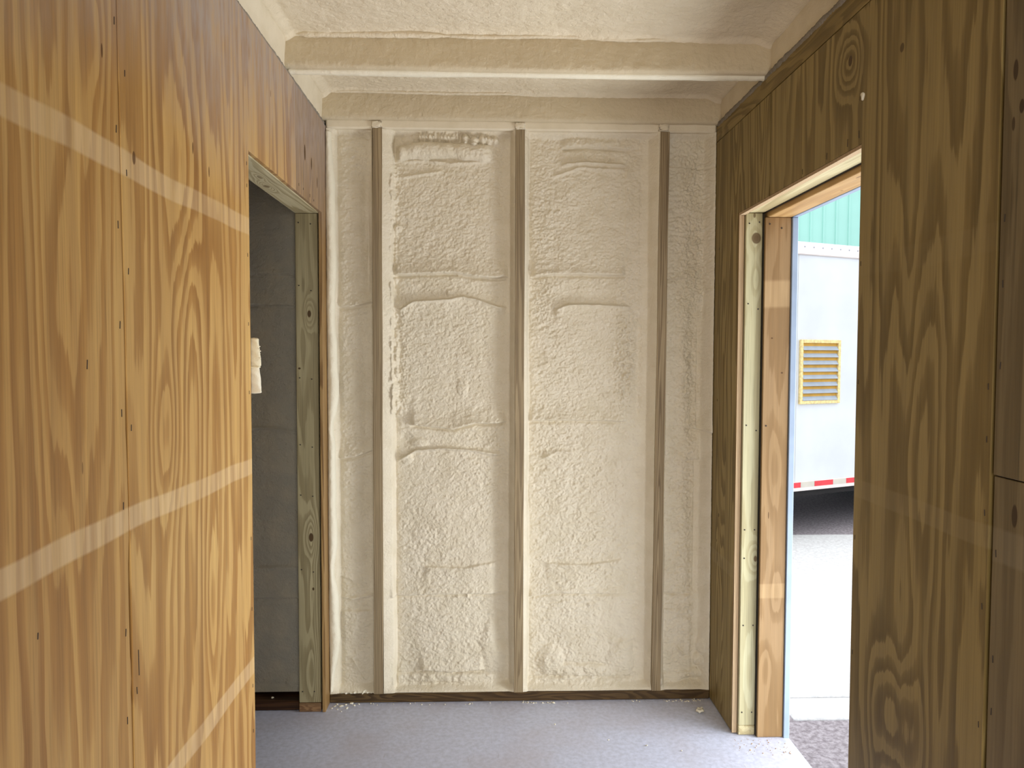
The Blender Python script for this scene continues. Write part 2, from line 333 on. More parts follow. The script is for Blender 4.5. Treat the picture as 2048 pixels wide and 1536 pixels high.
def staples(parent, pts, x, sgn, tilt=0):
    for y, z, L in pts:
        bm = bmesh.new(); addbox(bm, (-.0010, -.0008, -L/2), (.0010, .0008, L/2), .0004)
        bmesh.ops.transform(bm, matrix=Matrix.Translation((x, y, z)) @ Matrix.Rotation(random.uniform(-.1, .1), 4, 'X'), verts=bm.verts)
        link('staple', mesh_from('staple', bm), M['nail'], parent)
pn = [o_ for o_ in wl.children if o_.name.startswith('plywood_panel')]
staples(pn[1], [(1.372-.010, z, .014) for z in (2.06, 1.87, 1.70, 1.52, 1.36, 1.19, .955, .79, .45, .30)] + [(1.25, 1.45, .016), (1.10, 1.05, .01)], XL, 1)
staples(pn[2], [(1.395, z, .012) for z in (1.98, 1.80, 1.62, 1.33)] + [(1.407, .88, .05), (1.398, .83, .014)] +
        [(2.075, z_, .010) for z_ in (1.99, 1.93, 1.74, 1.55, 1.36, .95, .75, .53, .40)], XL+.001, 1)
staples(pn[3], [(2.64, 2.06, .010), (2.70, 2.058, .008), (2.80, 2.055, .012), (2.86, 2.05, .008)], XL, 1)

# door_1: framed opening into the side room
d1 = empty('door_1', (XL, 2.54, 0), kind='structure')
def part(name, a, b, mat, parent, base, bev=.002, **k):     # world-space box kept in world texture space, parented to a located empty
    ob = box(name, a, b, mat, parent, bev, **k); ob.location = (-base[0], -base[1], -base[2]); return ob
B1 = (XL, 2.54, 0)
hd = part('header', (-.777, 2.075, 2.028), (-.6815, 3.085, 2.066), M['header_left'], d1, B1)
po = part('jamb_stud', (-.776, 2.998, .0385), (-.687, 3.036, 2.027), M['post'], d1, B1)
part('jamb_stud', (-.770, 3.037, .0385), (-.6825, 3.075, 2.027), M['stud'], d1, B1)
part('jamb_stud', (-.776, 2.055, .0385), (-.6825, 2.0915, 2.027), M['post'], d1, B1, label='stud at the near side of the opening, hidden behind the plywood')
part('sole_block', (-.776, 2.9945, .001), (-.687, 3.08, .0378), M['endgrain'], d1, B1, label='stub of sole plate with its end grain showing')
nails(po, [(-.762, 2.9975, z) for z in (1.99, 1.74, 1.37, 1.10, .895, .59, .085)] + [(-.714, 2.9975, z) for z in (1.985, 1.72, 1.365, 1.09, .89, .58, .085)], 'y', .0030)

# ---- right wall
wr = empty('wall_right', kind='structure')
TR = .018
prism('plywood_panel', [(2.4870, 2.002), (2.797, 2.002), (2.790, 1.0), (2.797, .006), (3.085, .006), (3.085, 2.344), (2.4870, 2.344)], XR, XR+TR, M['ply_right_far'], wr)
prism('plywood_panel', [(1.3525, .006), (1.868, .006), (1.868, 2.0025), (2.479, 2.0025), (2.479, 2.344), (1.3545, 2.344)], XR, XR+TR, M['ply_right_mid'], wr)
prism('plywood_panel', [(.13, 1.246), (1.3465, 1.246), (1.3480, 2.344), (.13, 2.344)], XR+.001, XR+TR, M['ply_right_near'], wr)
prism('plywood_panel', [(.13, .006), (1.3462, .006), (1.3460, 1.2435), (.13, 1.2435)], XR+.003, XR+TR, M['ply_right_near'], wr)
prism('plywood_panel', [(YB, .006), (.127, .006), (.127, 2.344), (YB, 2.344)], XR, XR+TR, M['ply_right_mid'], wr)
prism('plywood_strip', [(YB, 2.3465), (3.085, 2.3465), (3.085, 2.41), (YB, 2.41)], XR-.0005, XR+TR, M['ply_strip'], wr)
box('seam_shade_strip', (XR+TR+.0003, 2.46, 2.04), (XR+TR+.0009, 2.50, 2.34), M['dark'], wr, label='dark strip standing in for the shade in the seam')  # both seams get a black strip as their shade
box('seam_shade_strip', (XR+TR+.0003, 1.33, .04), (XR+TR+.0009, 1.375, 2.34), M['dark'], wr, label='dark strip standing in for the shade in the seam')
pr = [o_ for o_ in wr.children if o_.name.startswith('plywood_panel')]
staples(pr[1], [(1.365, z, .012) for z in (1.41, 1.31, 1.17, .99, .76, .6)] + [(1.857, z, .012) for z in (1.7, 1.4, 1.0, .7)] +
        [(1.88, 2.03, .02), (1.94, 2.025, .02), (2.06, 2.022, .018), (2.22, 2.018, .016)], XR, -1)
staples(pr[0], [(3.02, 1.9, .01), (3.02, 1.28, .01), (3.0, .7, .01)], XR, -1)
staples(pr[2], [(1.335, z, .014) for z in (1.72, 1.6, 1.45)], XR+.001, -1)
staples(pr[3], [(1.335, z, .014) for z in (1.1, .9, .8)], XR+.003, -1)
for y in (-.95, -.4, .13, .75, 1.352, 1.82):
    box('stud', (XR+TR+.001, y-.019, .038), (XR+.098, y+.019, 2.36), M['stud'], wr)
box('sole_plate', (XR+TR+.001, YB, .001), (XR+.098, 1.86, .037), M['plate'], wr)
box('outer_sheathing', (1.026, YB, .001), (1.128, 1.825, 2.40), M['jamb'], wr, label='packing boards inside the outer wall')
box('outer_sheathing', (1.026, 2.885, .001), (1.128, 3.24, 2.40), M['jamb'], wr)
box('outer_sheathing', (1.026, 1.825, 2.10), (1.128, 2.885, 2.40), M['jamb'], wr)
for a, b in (((1.1285, YB, -.06), (1.15, 1.80, 2.62)), ((1.1285, 2.80, -.06), (1.15, 3.27, 2.62)), ((1.1285, 1.80, 2.06), (1.15, 2.80, 2.62))):
    box('outer_skin', a, b, M['skin'], wr)
box('top_plate', (XR+TR+.001, YB, 2.362), (1.025, 3.085, 2.43), M['plate'], wr)
# ragged foam squeezed out along the top of the right sheets
ys = np.linspace(YB, 3.06, 900); prof = np.linspace(0, 2*np.pi, 9)[:-1]
rag = .006+.004*np.abs(fbm(ys*22, ys*0+3, 3, 5))*2+.002*vnoise(ys*120, ys*0, 8)
P = np.stack([np.stack([XR+.004+np.cos(a)*rag*.9, ys, 2.414+np.sin(a)*(rag+.002)*1.2], -1) for a in prof], 0)
k_ = foam('foam_seam_grey', (.25, .22, .18), (.32, .28, .23), .8, 150, 400, (.15, .13, .11))
link('foam_seam', grid_mesh('foam_seam', P, True), k_, wr, label='ragged grey foam squeezed out above the plywood')
P2 = P.copy(); P2[..., 0] = XL-.002-(P[..., 0]-XR)*.8; P2[..., 2] = 2.402+(P[..., 2]-2.414)*.55
link('foam_seam', grid_mesh('foam_seam', P2, True), k_, wl, label='thin ragged foam line above the plywood')

# door_2: exterior doorway on the right
B2 = (XR, 2.33, 0)
d2 = empty('door_2', B2, kind='structure')
jx = part('plywood_edge', (XR+.0005, 2.780, .004), (XR+.0195, 2.7895, 2.001), M['ply_edge'], d2, B2, .0006, label='pale layered edge of the plywood at the jamb')
part('plywood_edge', (XR+.0005, 1.8685, 2.002-.010), (XR+.0195, 2.7795, 2.0015), M['ply_edge'], d2, B2, .0006, label='pale layered edge of the plywood under the header')
js = part('jamb_stud', (.9625, 2.768, .0385), (1.0255, 2.806, 1.999), M['post_right'], d2, B2)
part('sole_block', (.9625, 2.768, .001), (1.0255, 2.85, .0378), M['header_right'], d2, B2)
nails(js, [(.975, 2.7675, z) for z in (1.96, 1.66, 1.2, .80, .69, .43, .09)] + [(1.013, 2.7675, z) for z in (1.965, 1.64, 1.18, .80, .43, .09)], 'y', .0032)
part('header', (.9625, 1.84, 2.0005), (1.0300, 2.85, 2.036), M['header_right'], d2, B2)
part('gap_shade_strip', (1.0305, 1.84, 1.999), (1.0385, 2.85, 2.05), M['dark'], d2, B2, label='dark gap strip between header and jamb head')  # black strip painted as the shade of an empty gap
jb = part('jamb_board', (1.0285, 2.748, .001), (1.127, 2.775, 1.980), M['jamb'], d2, B2)
part('gap_shade_strip', (1.0262, 2.758, .001), (1.0284, 2.80, 1.998), M['dark'], d2, B2)  # shade of the upright gap, as a black strip
part('jamb_head', (1.039, 1.80, 1.981), (1.127, 2.81, 2.012), M['jamb_header'], d2, B2)
part('jamb_head_riser', (1.039, 1.80, 2.0125), (1.045, 2.81, 2.06), M['jamb_header'], d2, B2)
part('jamb_board', (1.0285, 1.835, .001), (1.127, 1.861, 1.980), M['jamb'], d2, B2)
part('jamb_stud', (.9625, 1.841, .0385), (1.0255, 1.866, 1.999), M['post_right'], d2, B2)
part('metal_trim', (1.1285, 2.742, -.05), (1.151, 2.799, 1.9795), M['trim_blue'], d2, B2)
part('metal_trim', (1.1285, 1.801, -.05), (1.151, 1.858, 1.9795), M['trim_blue'], d2, B2)
part('metal_trim', (1.1285, 1.801, 1.980), (1.151, 2.799, 2.0595), M['trim_blue'], d2, B2)
nails(jb, [(1.045, 2.7475, 1.955), (1.09, 2.7475, 1.94), (1.043, 2.7475, 1.2)], 'y', .0036)

# ---- back wall: studs, plates and the foamed bays
wb = box('wall_back', (-2.3, 3.245, -.06), (1.15, 3.27, 2.62), M['skin'], kind='structure')
SX = [-.461, .1255, .7175]
def studmesh(x, zt, tw):
    bm = bmesh.new(); n = 24
    for i in range(n+1):
        z = .0375+(zt-.0375)*i/n; c = x+tw*(i/n-.5)+.0008*math.sin(i*.7+x*5)
        for (dx, y) in ((-.0195, 3.16), (-.0195, D+.0015), (-.018, D), (.018, D), (.0195, D+.0015), (.0195, 3.16)): bm.verts.new((c+dx, y, z))
    bm.verts.ensure_lookup_table()
    for i in range(n):
        for j in range(5): bm.faces.new([bm.verts[i*6+j], bm.verts[i*6+j+1], bm.verts[i*6+6+j+1], bm.verts[i*6+6+j]])
    bm.faces.new([bm.verts[n*6+j] for j in range(6)]); return mesh_from('stud', bm)
for x, tw, zt in zip(SX, (.004, .002, .012), (2.392, 2.394, 2.385)):
    link('stud', studmesh(x, zt, tw), M['stud'], wb)
sp = box('sole_plate', (XL+.001, D-.002, .001), (XR-.001, 3.165, .0375), M['plate'], wb, .003)
box('sole_plate', (-2.25, 3.01, .001), (-.779, 3.165, .0375), M['plate_red'], wb, .003, label='dark red-brown sole plate in the side room')

def curve(pts):
    px = np.array([p_[0] for p_ in pts], float); py = np.array([p_[1] for p_ in pts], float)
    # authored on the elevation of the wall: 1 unit = 2.07 mm across, 2.089 mm up
    return (px-979)*.00207, 2.304-(py-300)*.002089
def wx(px): return (px-979)*.00207
def wz(py): return 2.304-(py-300)*.002089
def bay(name, xa, xb, feats, seed, rough=1.0, zb=.0376, zt=2.387, beadL=.040, beadR=.030, dep=.056, mat='foam', coarse=None, crease=.010, step=.003, par=None, **k):
    nx = int((xb-xa)/step)+2; nz = int((zt-zb)/step)
    x = np.linspace(xa, xb, nx)[None, :]; z = np.linspace(zb, zt, nz)[:, None]; x, z = np.broadcast_arrays(x, z)
    wob = .010*fbm(z*3.2, x*0+seed, 3, seed); wob2 = .008*fbm(z*2.5, x*0+seed+9, 3, seed+4)
    d = x-xa; e = xb-x
    eb = 1+1.2*fbm(z*9, x*0, 2, seed+2)
    ed = np.clip(sst(0, beadL+wob+.004, d), 0, 1)
    rec = .0025 + .022*np.clip(d/(beadL+wob), 0, 1)**1.2 + (dep-.0245)*sst(beadL+wob-.002, beadL+wob+.012, d)
    rec = rec + crease*np.exp(-((d-beadL-wob-.005)/.0045)**2)*np.clip(eb, 0, 1.6)
    rt = .0025 + (dep+.006)*sst(0, beadR+wob2, e)**.8
    rt = rt - .006*sst(beadR+.02, .12, e)
    rec = np.minimum(rec, rt)
    inner = sst(beadL+.0, beadL+.03, d)*sst(beadR, beadR+.03, e)
    rec -= .008*inner*np.sin(np.pi*np.clip((x-xa)/(xb-xa), 0, 1))
    rec -= .010*inner*fbm(x*5, z*4, 3, seed+11)*2*.6
    # orange-peel and drifting ripple texture
    amp = rough*(.35+.65*inner)
    tex = .0034*fbm(x*110+3*fbm(x*9, z*9, 2, 3), z*150, 3, seed+20, .6) + .0026*fbm(x*44+z*22, z*75-x*20, 2, seed+30)
    rec -= tex*amp*1.5*(.85+.6*vnoise(x*4, z*3, seed+60))
    if coarse is not None:
        for (cx, cz, rx_, rz_, a) in coarse:
            mk = np.exp(-((x-wx(cx))/(rx_*.00207))**2-((z-wz(cz))/(rz_*.00207))**2)
            rec -= mk*a*(np.abs(fbm(x*95+z*30, z*100-x*25, 2, seed+40))*1.9)
    for ft in feats:
        kd = ft[0]
        if kd in ('lip', 'lipd', 'ridge', 'crease'):
            pts, A = ft[1], ft[2]; W = ft[3] if len(ft) > 3 else .035
            cx, cz = curve(pts); zl = np.interp(x, cx, cz) + .0035*fbm(x*30, z*0+seed, 2, seed+7) + .004*fbm(x*9, z*0, 2, seed+8)
            mk = sst(cx[0]-.015, cx[0]+.012, x)*(1-sst(cx[-1]-.012, cx[-1]+.015, x)); s_ = z-zl
            A = A*1.8
            if kd == 'lip': h = A*np.exp(-np.clip(s_, 0, None)/W)*sst(-.0035, .0025, s_) - .35*A*np.exp(-((s_+.006)/.006)**2)
            elif kd == 'lipd': h = A*np.exp(-np.clip(-s_, 0, None)/W)*sst(.0035, -.0025, s_) if False else A*np.exp(-np.clip(-s_, 0, None)/W)*(1-sst(-.003, .004, s_))
            elif kd == 'ridge': h = A*np.exp(-(s_/.006)**2)
            else: h = -A*np.exp(-(s_/.004)**2)
            rec -= h*mk
        elif kd == 'lump':
            _, px, py, rx_, rz_, A = ft
            q = ((x-wx(px))/(rx_*.00207))**2+((z-wz(py))/(rz_*.00207))**2
            q = q*(1+(1.1 if rx_ > 15 else .4)*fbm(x*30, z*30, 2, seed+70)); rec -= A*(np.clip(1-q, 0, 1)**(.9 if rx_ > 15 else .5))
        elif kd == 'roll':
            _, pts, hw, A = ft; cx, cz = curve(pts); zl = np.interp(x, cx, cz); q = ((z-zl)/(hw*.00207*(1+.35*fbm(x*20, z*0, 2, seed+3))))**2
            mk = sst(cx[0]-.01, cx[0]+.02, x)*(1-sst(cx[-1]-.04, cx[-1]+.01, x))
            rec -= A*np.sqrt(np.clip(1-q, 0, 1))*mk*(1+.5*fbm(x*28, z*4, 2, seed+5)) - .004*np.exp(-((q-1.25)/.3)**2)*mk
        elif kd == 'valley':
            _, px, p0_, p1_, wd, A = ft; s_ = (x-wx(px)-.008*fbm(z*5, x*0, 2, seed+16))/(wd*.00207)
            mk = (1-sst(wz(p0_)-.03, wz(p0_)+.02, z))*sst(wz(p1_)-.03, wz(p1_)+.03, z)
            rec += A*mk*np.exp(-s_*s_)
        elif kd == 'vline':
            _, px, p0_, p1_, A = ft; s_ = x-wx(px)-.004*fbm(z*12, x*0, 2, seed+6)
            mk = (1-sst(wz(p0_)-.01, wz(p0_)+.01, z))*sst(wz(p1_)-.01, wz(p1_)+.01, z)
            rec -= A*mk*np.exp(-np.clip(s_, 0, None)/.02)*sst(-.003, .002, s_)
    # foam meets the plates at head and foot
    rec = rec*(1-.85*(1-sst(0, .030+.012*fbm(x*12, z*0, 2, seed+50), z-zb)))
    rec = rec*(1-.45*(1-sst(0, .022+.012*fbm(x*10, z*0, 2, seed+52), zt-z)))
    rec = np.clip(rec, -.004, .088)
    lip_ = .002*np.ones_like(rec); P_ = np.stack([x, D+lip_+rec, z], -1)
    return link(name, grid_mesh(name, P_), M[mat], par or wb, **k)

random.seed(3)
box('top_plate', (XL+.001, D+.004, 2.386), (XR-.001, 3.165, 2.43), M['foam_smooth'], wb, .006, label='top plate under a smooth skin of foam')
beads = [('lump', 842+i*7.2+random.uniform(-1, 1), 272+random.uniform(-1.5, 1.5), 4.8, 8.5, .020) for i in range(11)]
beads += [('lump', 931, 274, 9.5, 10, .034), ('lump', 948, 278, 10, 10, .038), ('lump', 965, 275, 8.5, 10, .032), ('lump', 978, 276, 8, 9, .028), ('lump', 990, 277, 8, 9, .022),
          ('lump', 815, 276, 12, 9, .010), ('lump', 832, 270, 9, 7, .010)]
smallb = [('lump', 787+random.uniform(-4, 6), y, random.uniform(4, 7), random.uniform(4, 9), random.uniform(.005, .010)) for y in np.arange(330, 830, 9.)]
vb = [('lump', 789, y, 8, 17, .012) for y in (685, 712, 742, 775, 798)]
bay('spray_foam_bay', SX[0]+.019, SX[1]-.019, beads+smallb+vb+[
    ('valley', 1002, 900, 1300, 14, .016), ('valley', 1004, 290, 520, 12, .010), ('valley', 1004, 620, 830, 12, .010), ('valley', 806, 860, 880, 12, .010),
    ('roll', [(792, 305), (830, 297), (900, 296), (985, 302)], 17, .036),
    ('lump', 795, 450, 9, 9, .012), ('lump', 900, 578, 8, 7, .009), ('lump', 935, 1193, 3, 5, .008), ('lump', 915, 1195, 3, 3, .005),
    ('lump', 925, 768, 12, 16, .006), ('lump', 812, 912, 12, 12, .010), ('lump', 836, 880, 18, 10, .008),
    ('ridge', [(800, 318), (850, 316), (900, 322), (970, 318)], .006), ('ridge', [(790, 352), (830, 345), (880, 338)], .004),
    ('lip', [(790, 543), (870, 540), (905, 538), (950, 546), (1012, 546)], .016, .05),
    ('ridge', [(800, 612), (825, 596), (890, 592), (925, 586), (960, 593), (1008, 608)], .008), ('lipd', [(800, 612), (825, 596), (890, 592), (925, 586), (960, 593), (1008, 608)], .008, .06),
    ('lip', [(822, 843), (905, 852), (950, 840), (1008, 838)], .018, .045),
    ('ridge', [(795, 915), (828, 896), (890, 891), (955, 897), (1000, 903)], .008), ('crease', [(795, 912), (828, 892), (890, 888), (955, 893), (1000, 900)], .005),
    ('lipd', [(850, 1133), (930, 1136), (995, 1122)], .006, .05), ('lip', [(783, 1192), (880, 1189), (1012, 1188)], .009, .04),
    ('lump', 990, 1300, 27, 70, .012), ('lip', [(840, 1346), (900, 1350), (965, 1346)], .010, .05), ('roll', [(783, 1366), (880, 1360), (1000, 1368)], 12, .012)],
    21, 1.0, coarse=[(800, 720, 20, 110, .012), (990, 1000, 22, 100, .009), (800, 390, 14, 100, .007), (820, 610, 30, 30, .006), (1000, 880, 20, 60, .006)])
bead3 = [('lump', 1135+i*11, 277, 7, 9, .006) for i in range(10)]
bay('spray_foam_bay', SX[1]+.019, SX[2]-.012, bead3+[
    ('valley', 1283, 610, 830, 9, .014), ('valley', 1283, 880, 1330, 10, .012), ('valley', 1180, 575, 590, 60, .008),
    ('crease', [(1128, 290), (1180, 287), (1262, 291)], .006), ('lip', [(1128, 290), (1180, 287), (1262, 291)], .007, .03),
    ('ridge', [(1130, 322), (1175, 318), (1250, 321)], .010), ('ridge', [(1110, 345), (1160, 328), (1250, 330)], .005),
    ('lip', [(1068, 545), (1120, 540), (1200, 541), (1252, 541)], .015, .05), ('vline', 1256, 330, 540, .004), ('vline', 1285, 330, 540, -.003), ('vline', 1108, 300, 545, -.0025),
    ('ridge', [(1115, 610), (1140, 601), (1200, 601), (1262, 604)], .006), ('lipd', [(1115, 610), (1140, 601), (1200, 601), (1262, 604)], .009, .05),
    ('lip', [(1062, 836), (1130, 834), (1258, 836)], .010, .05), ('lump', 1098, 905, 8, 9, .007), ('ridge', [(1090, 912), (1120, 898), (1150, 900)], .005),
    ('lipd', [(1100, 1128), (1180, 1131), (1250, 1122)], .006, .06), ('lip', [(1062, 1197), (1120, 1189), (1220, 1190), (1280, 1190)], .009, .04),
    ('lump', 1106, 1330, 32, 34, .016), ('lump', 1253, 1330, 34, 44, .016), ('roll', [(1130, 1354), (1180, 1350), (1235, 1353)], 14, .010), ('lump', 1185, 1215, 4, 5, .005),
    ('roll', [(1055, 1375), (1150, 1372), (1295, 1374)], 9, .012)],
    33, 1.35, beadL=.014, beadR=.050, coarse=[(1258, 710, 24, 110, .026), (1085, 420, 35, 130, .007), (1090, 600, 30, 50, .009), (1250, 560, 30, 60, .006), (1100, 900, 30, 40, .006)])
bay('spray_foam_bay', SX[2]+.012, XR-.0025, [
    ('valley', 1396, 600, 870, 14, .022), ('valley', 1398, 910, 1190, 12, .014), ('valley', 1392, 290, 560, 14, .012),
    ('lip', [(1340, 549), (1375, 546), (1402, 548)], .008, .03), ('vline', 1407, 640, 850, -.010), ('vline', 1404, 918, 1190, -.008), ('lip', [(1385, 848), (1432, 858)], .010, .03),
    ('lip', [(1378, 917), (1410, 915)], .007, .04), ('crease', [(1338, 1193), (1400, 1194)], .005), ('lipd', [(1338, 1225), (1375, 1222)], .006, .05),
    ('ridge', [(1365, 1300), (1385, 1320)], .006), ('lump', 1413, 1330, 10, 14, .02), ('lump', 1418, 1300, 8, 18, .016), ('lump', 1408, 1358, 12, 12, .02),
    ('roll', [(1325, 1368), (1370, 1366), (1400, 1360)], 8, .012), ('crease', [(1340, 320), (1430, 328)], .004)],
    45, 2.1, beadL=.013, beadR=.05, crease=.003, coarse=[(1392, 760, 22, 110, .024), (1400, 450, 30, 180, .022), (1380, 560, 35, 70, .018), (1385, 1060, 18, 120, .009), (1390, 340, 30, 40, .008)])
bay('spray_foam_bay', XL+.0025, SX[0]-.019, [
    ('valley', 731, 330, 580, 9, .018), ('valley', 728, 620, 880, 10, .014), ('valley', 728, 930, 1140, 10, .012),
    ('lip', [(676, 606), (700, 608), (742, 598)], .010, .04), ('lip', [(676, 912), (710, 907), (742, 895)], .012, .03), ('ridge', [(680, 1193), (700, 1197), (740, 1190)], .006),
    ('lipd', [(682, 1222), (735, 1222)], .006, .05), ('ridge', [(700, 1320), (715, 1345), (725, 1362)], .006), ('vline', 733, 420, 560, -.008), ('crease', [(712, 262), (735, 275)], .005),
    ('lump', 705, 308, 6, 7, .005), ('lump', 714, 322, 5, 6, .004), ('lip', [(672, 1150), (700, 1160)], .004)],
    57, 1.3, beadL=.030, beadR=.012, dep=.050, coarse=[(722, 760, 12, 120, .010), (725, 1040, 12, 130, .010), (722, 450, 14, 150, .006)])
# the bright bead down the left corner of the first bay
zz = np.linspace(.05, 2.37, 700); th = np.linspace(-.3, np.pi+.3, 14)
rw = (.020+.007*fbm(zz*4, zz*0+2, 3, 3)*2)*(1-.45*np.exp(-((zz-1.165)/.06)**2))*(1-.35*np.exp(-((zz-.56)/.06)**2))*(1-.7*(1-sst(.04, .30, zz)))*(.55+.45*(1-sst(2.1, 2.36, zz)))
cxb = XL+.0015+rw*.80+.003*fbm(zz*6, zz*0, 2, 9)
P = np.stack([np.stack([cxb-np.cos(a)*rw*(1+.10*fbm(zz*40, zz*0+a, 2, 4)), D+.014-np.sin(a)*(.020+.25*rw)*(1+.2*fbm(zz*50, zz*0+a*2, 3, 6)), zz], -1) for a in th], 0)
link('foam_bead', grid_mesh('foam_bead', P), M['foam_white'], wb, label='long pale bead of foam down the left corner')
# foam crumbs and caps over stud tops
def crumb_mesh(name, r, seed, sub=2, squash=.7, spikes=.6):
    bm = bmesh.new(); bmesh.ops.create_icosphere(bm, subdivisions=sub, radius=r); rg = random.Random(seed)
    for _ in range(4):
        dv = Vector((rg.uniform(-1, 1), rg.uniform(-1, 1), rg.uniform(-1, 1))).normalized(); th_ = rg.uniform(.1, .6)
        for v in bm.verts:
            q = v.co.normalized().dot(dv)
            if q > th_: v.co *= 1-spikes*(q-th_)
    for v in bm.verts:
        v.co *= 1+rg.uniform(-.14, .14); v.co.z *= squash
    mz = min(v.co.z for v in bm.verts)
    for v in bm.verts: v.co.z -= mz
    return mesh_from(name, bm, True)
for x, r in ((SX[0], .021), (SX[1], .020), (SX[2], .020)):
    bm = bmesh.new(); addbox(bm, (x-.021, D-.006, 2.388), (x+.021, 3.12, 2.416), .004)
    bmesh.ops.subdivide_edges(bm, edges=bm.edges[:], cuts=3, use_grid_fill=True)
    for v in bm.verts: v.co += Vector([random.uniform(-.0022, .0022) for _ in range(3)])
    link('foam_cap', mesh_from('foam_cap', bm, True), M['foam_smooth'], wb)
# side room: its stretch of the same foamed wall
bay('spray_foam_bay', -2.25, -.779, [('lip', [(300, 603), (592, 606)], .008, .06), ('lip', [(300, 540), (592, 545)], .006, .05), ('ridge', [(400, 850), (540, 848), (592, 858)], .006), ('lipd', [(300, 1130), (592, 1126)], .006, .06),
     ('lip', [(300, 1190), (592, 1190)], .005), ('lump', 580, 1362, 14, 14, .012)], 71, .9, beadL=.03, beadR=.02, dep=.02, mat='foam_shade', step=.005, zb=.05, label='foam in the side room, greyed to carry its shade')
rm = empty('wall_side_room', kind='structure')
box('plywood_panel', (-2.29, .2, .001), (-2.26, 3.2, 2.5), M['ply_left_corner'], rm)
box('plywood_panel', (-2.26, .2, .001), (XL-.12, .22, 2.5), M['ply_left_corner'], rm)

# ---- ceiling: foam between the joists
ZC, ZB = 2.53, 2.418
ce = box('ceiling', (-2.3, YB, 2.60), (1.15, 3.245, 2.62), M['skin'], bev=0, kind='structure')
def ceil_bay(ya, yb, seed, step=.006):
    xa, xb = XL-.03, XR+.03; nx = int((xb-xa)/step); ny = max(4, int((yb-ya)/step))
    x = np.linspace(xa, xb, nx)[:, None]; y = np.linspace(ya, yb, ny)[None, :]; x, y = np.broadcast_arrays(x, y)
    dn = .016*(1-sst(0, .03, y-ya)) + .014*(1-sst(0, .035+.02*fbm(x*5, y*0, 2, seed), yb-y))
    sideL = 1-sst(.025, .06, x-xa)
    sideR = 1-sst(.025, .09, xb-x)
    z = ZC - dn + .014*fbm(x*4, y*4, 3, seed) + .0045*fbm(x*60, y*70, 3, seed+3)*(1-.8*np.maximum(sideL, sideR)) + .004*fbm(x*22, y*26, 2, seed+4)*(1-.8*np.maximum(sideL, sideR))
    z = z - sideL*.02 - sideR*.02
    link('foam_ceiling_bay', grid_mesh('foam_ceiling_bay', np.stack([x, y, z], -1)), M['foam_ceiling'], ce)
J1, RIM = 2.512, 3.052
def joist(y0, y1, seed, ends=True, extra=.0, mat='foam_joist'):
    n = 560; x = np.linspace(XL-.012 if extra == 0 else XL-.012, XR+.012, n)
    pr_ = [(y0+.003, ZC+.015), (y0+.001, ZC-.006), (y0, ZC-.03), (y0, ZC-.055), (y0, ZB+.035), (y0, ZB+.018), (y0+.001, ZB+.008), (y0+.004, ZB+.002), (y0+.010, ZB-.001), (y0+.02, ZB-.0015), (y1-.014, ZB-.0015), (y1-.004, ZB+.003), (y1, ZB+.012), (y1, ZB+.04), (y1, ZC+.015)]
    P_ = []
    for j, (a, b) in enumerate(pr_):
        t = j*.013
        P_.append(np.stack([x, a-.0035*fbm(x*26, x*0+t*60, 3, seed)-.002*fbm(x*90, x*0+t*120, 2, seed+2), b+.003*fbm(x*14, x*0+t*30, 2, seed+5)+.0016*np.sin(x*3+seed)], -1))
    P_ = np.stack(P_, 0)
    # dense rows
    rows = []
    for j in range(len(pr_)-1):
        L_ = max(1, int(np.hypot(pr_[j+1][0]-pr_[j][0], pr_[j+1][1]-pr_[j][1])/.004))
        for q in range(L_):
            f_ = q/L_; r_ = P_[j]*(1-f_)+P_[j+1]*f_; r_ = r_.copy()
            r_[:, 1] -= .0022*fbm(x*55, x*0+(j*7+q)*.9, 3, seed+8)
            rows.append(r_)
    rows.append(P_[-1])
    return link('joist', grid_mesh('joist', np.stack(rows, 0)), M[mat], ce)
joist(J1, J1+.040, 4); joist(RIM, RIM+.10, 9)
joist(1.895, 1.935, 12); joist(1.29, 1.33, 14); joist(.68, .72, 15); joist(.07, .11, 18); joist(-.54, -.50, 19)
# pale rounded foam edge under the first joist
def edge_roll(y, z, r, seed, par):
    x = np.linspace(XL+.0, XR-.0, 500); th = np.linspace(0, 2*np.pi, 13)[:-1]
    R_ = r*(1+.35*fbm(x*5, x*0, 2, seed)*2)
    lumpy = sst(.35, .0, x-XL) if False else (1-sst(.0, .55, x-XL))+(sst(XR-.35, XR, x))
    P_ = np.stack([np.stack([x, y+np.cos(a)*R_*1.5, z+np.sin(a)*R_*(1+.5*lumpy*fbm(x*70, x*0+a, 3, seed+1))], -1) for a in th], 0)
    link('foam_edge', grid_mesh('foam_edge', P_, True), M['foam_white'], par, label='pale rounded foam edge under the joist')
edge_roll(J1+.038, ZB-.001, .0105, 3, ce)
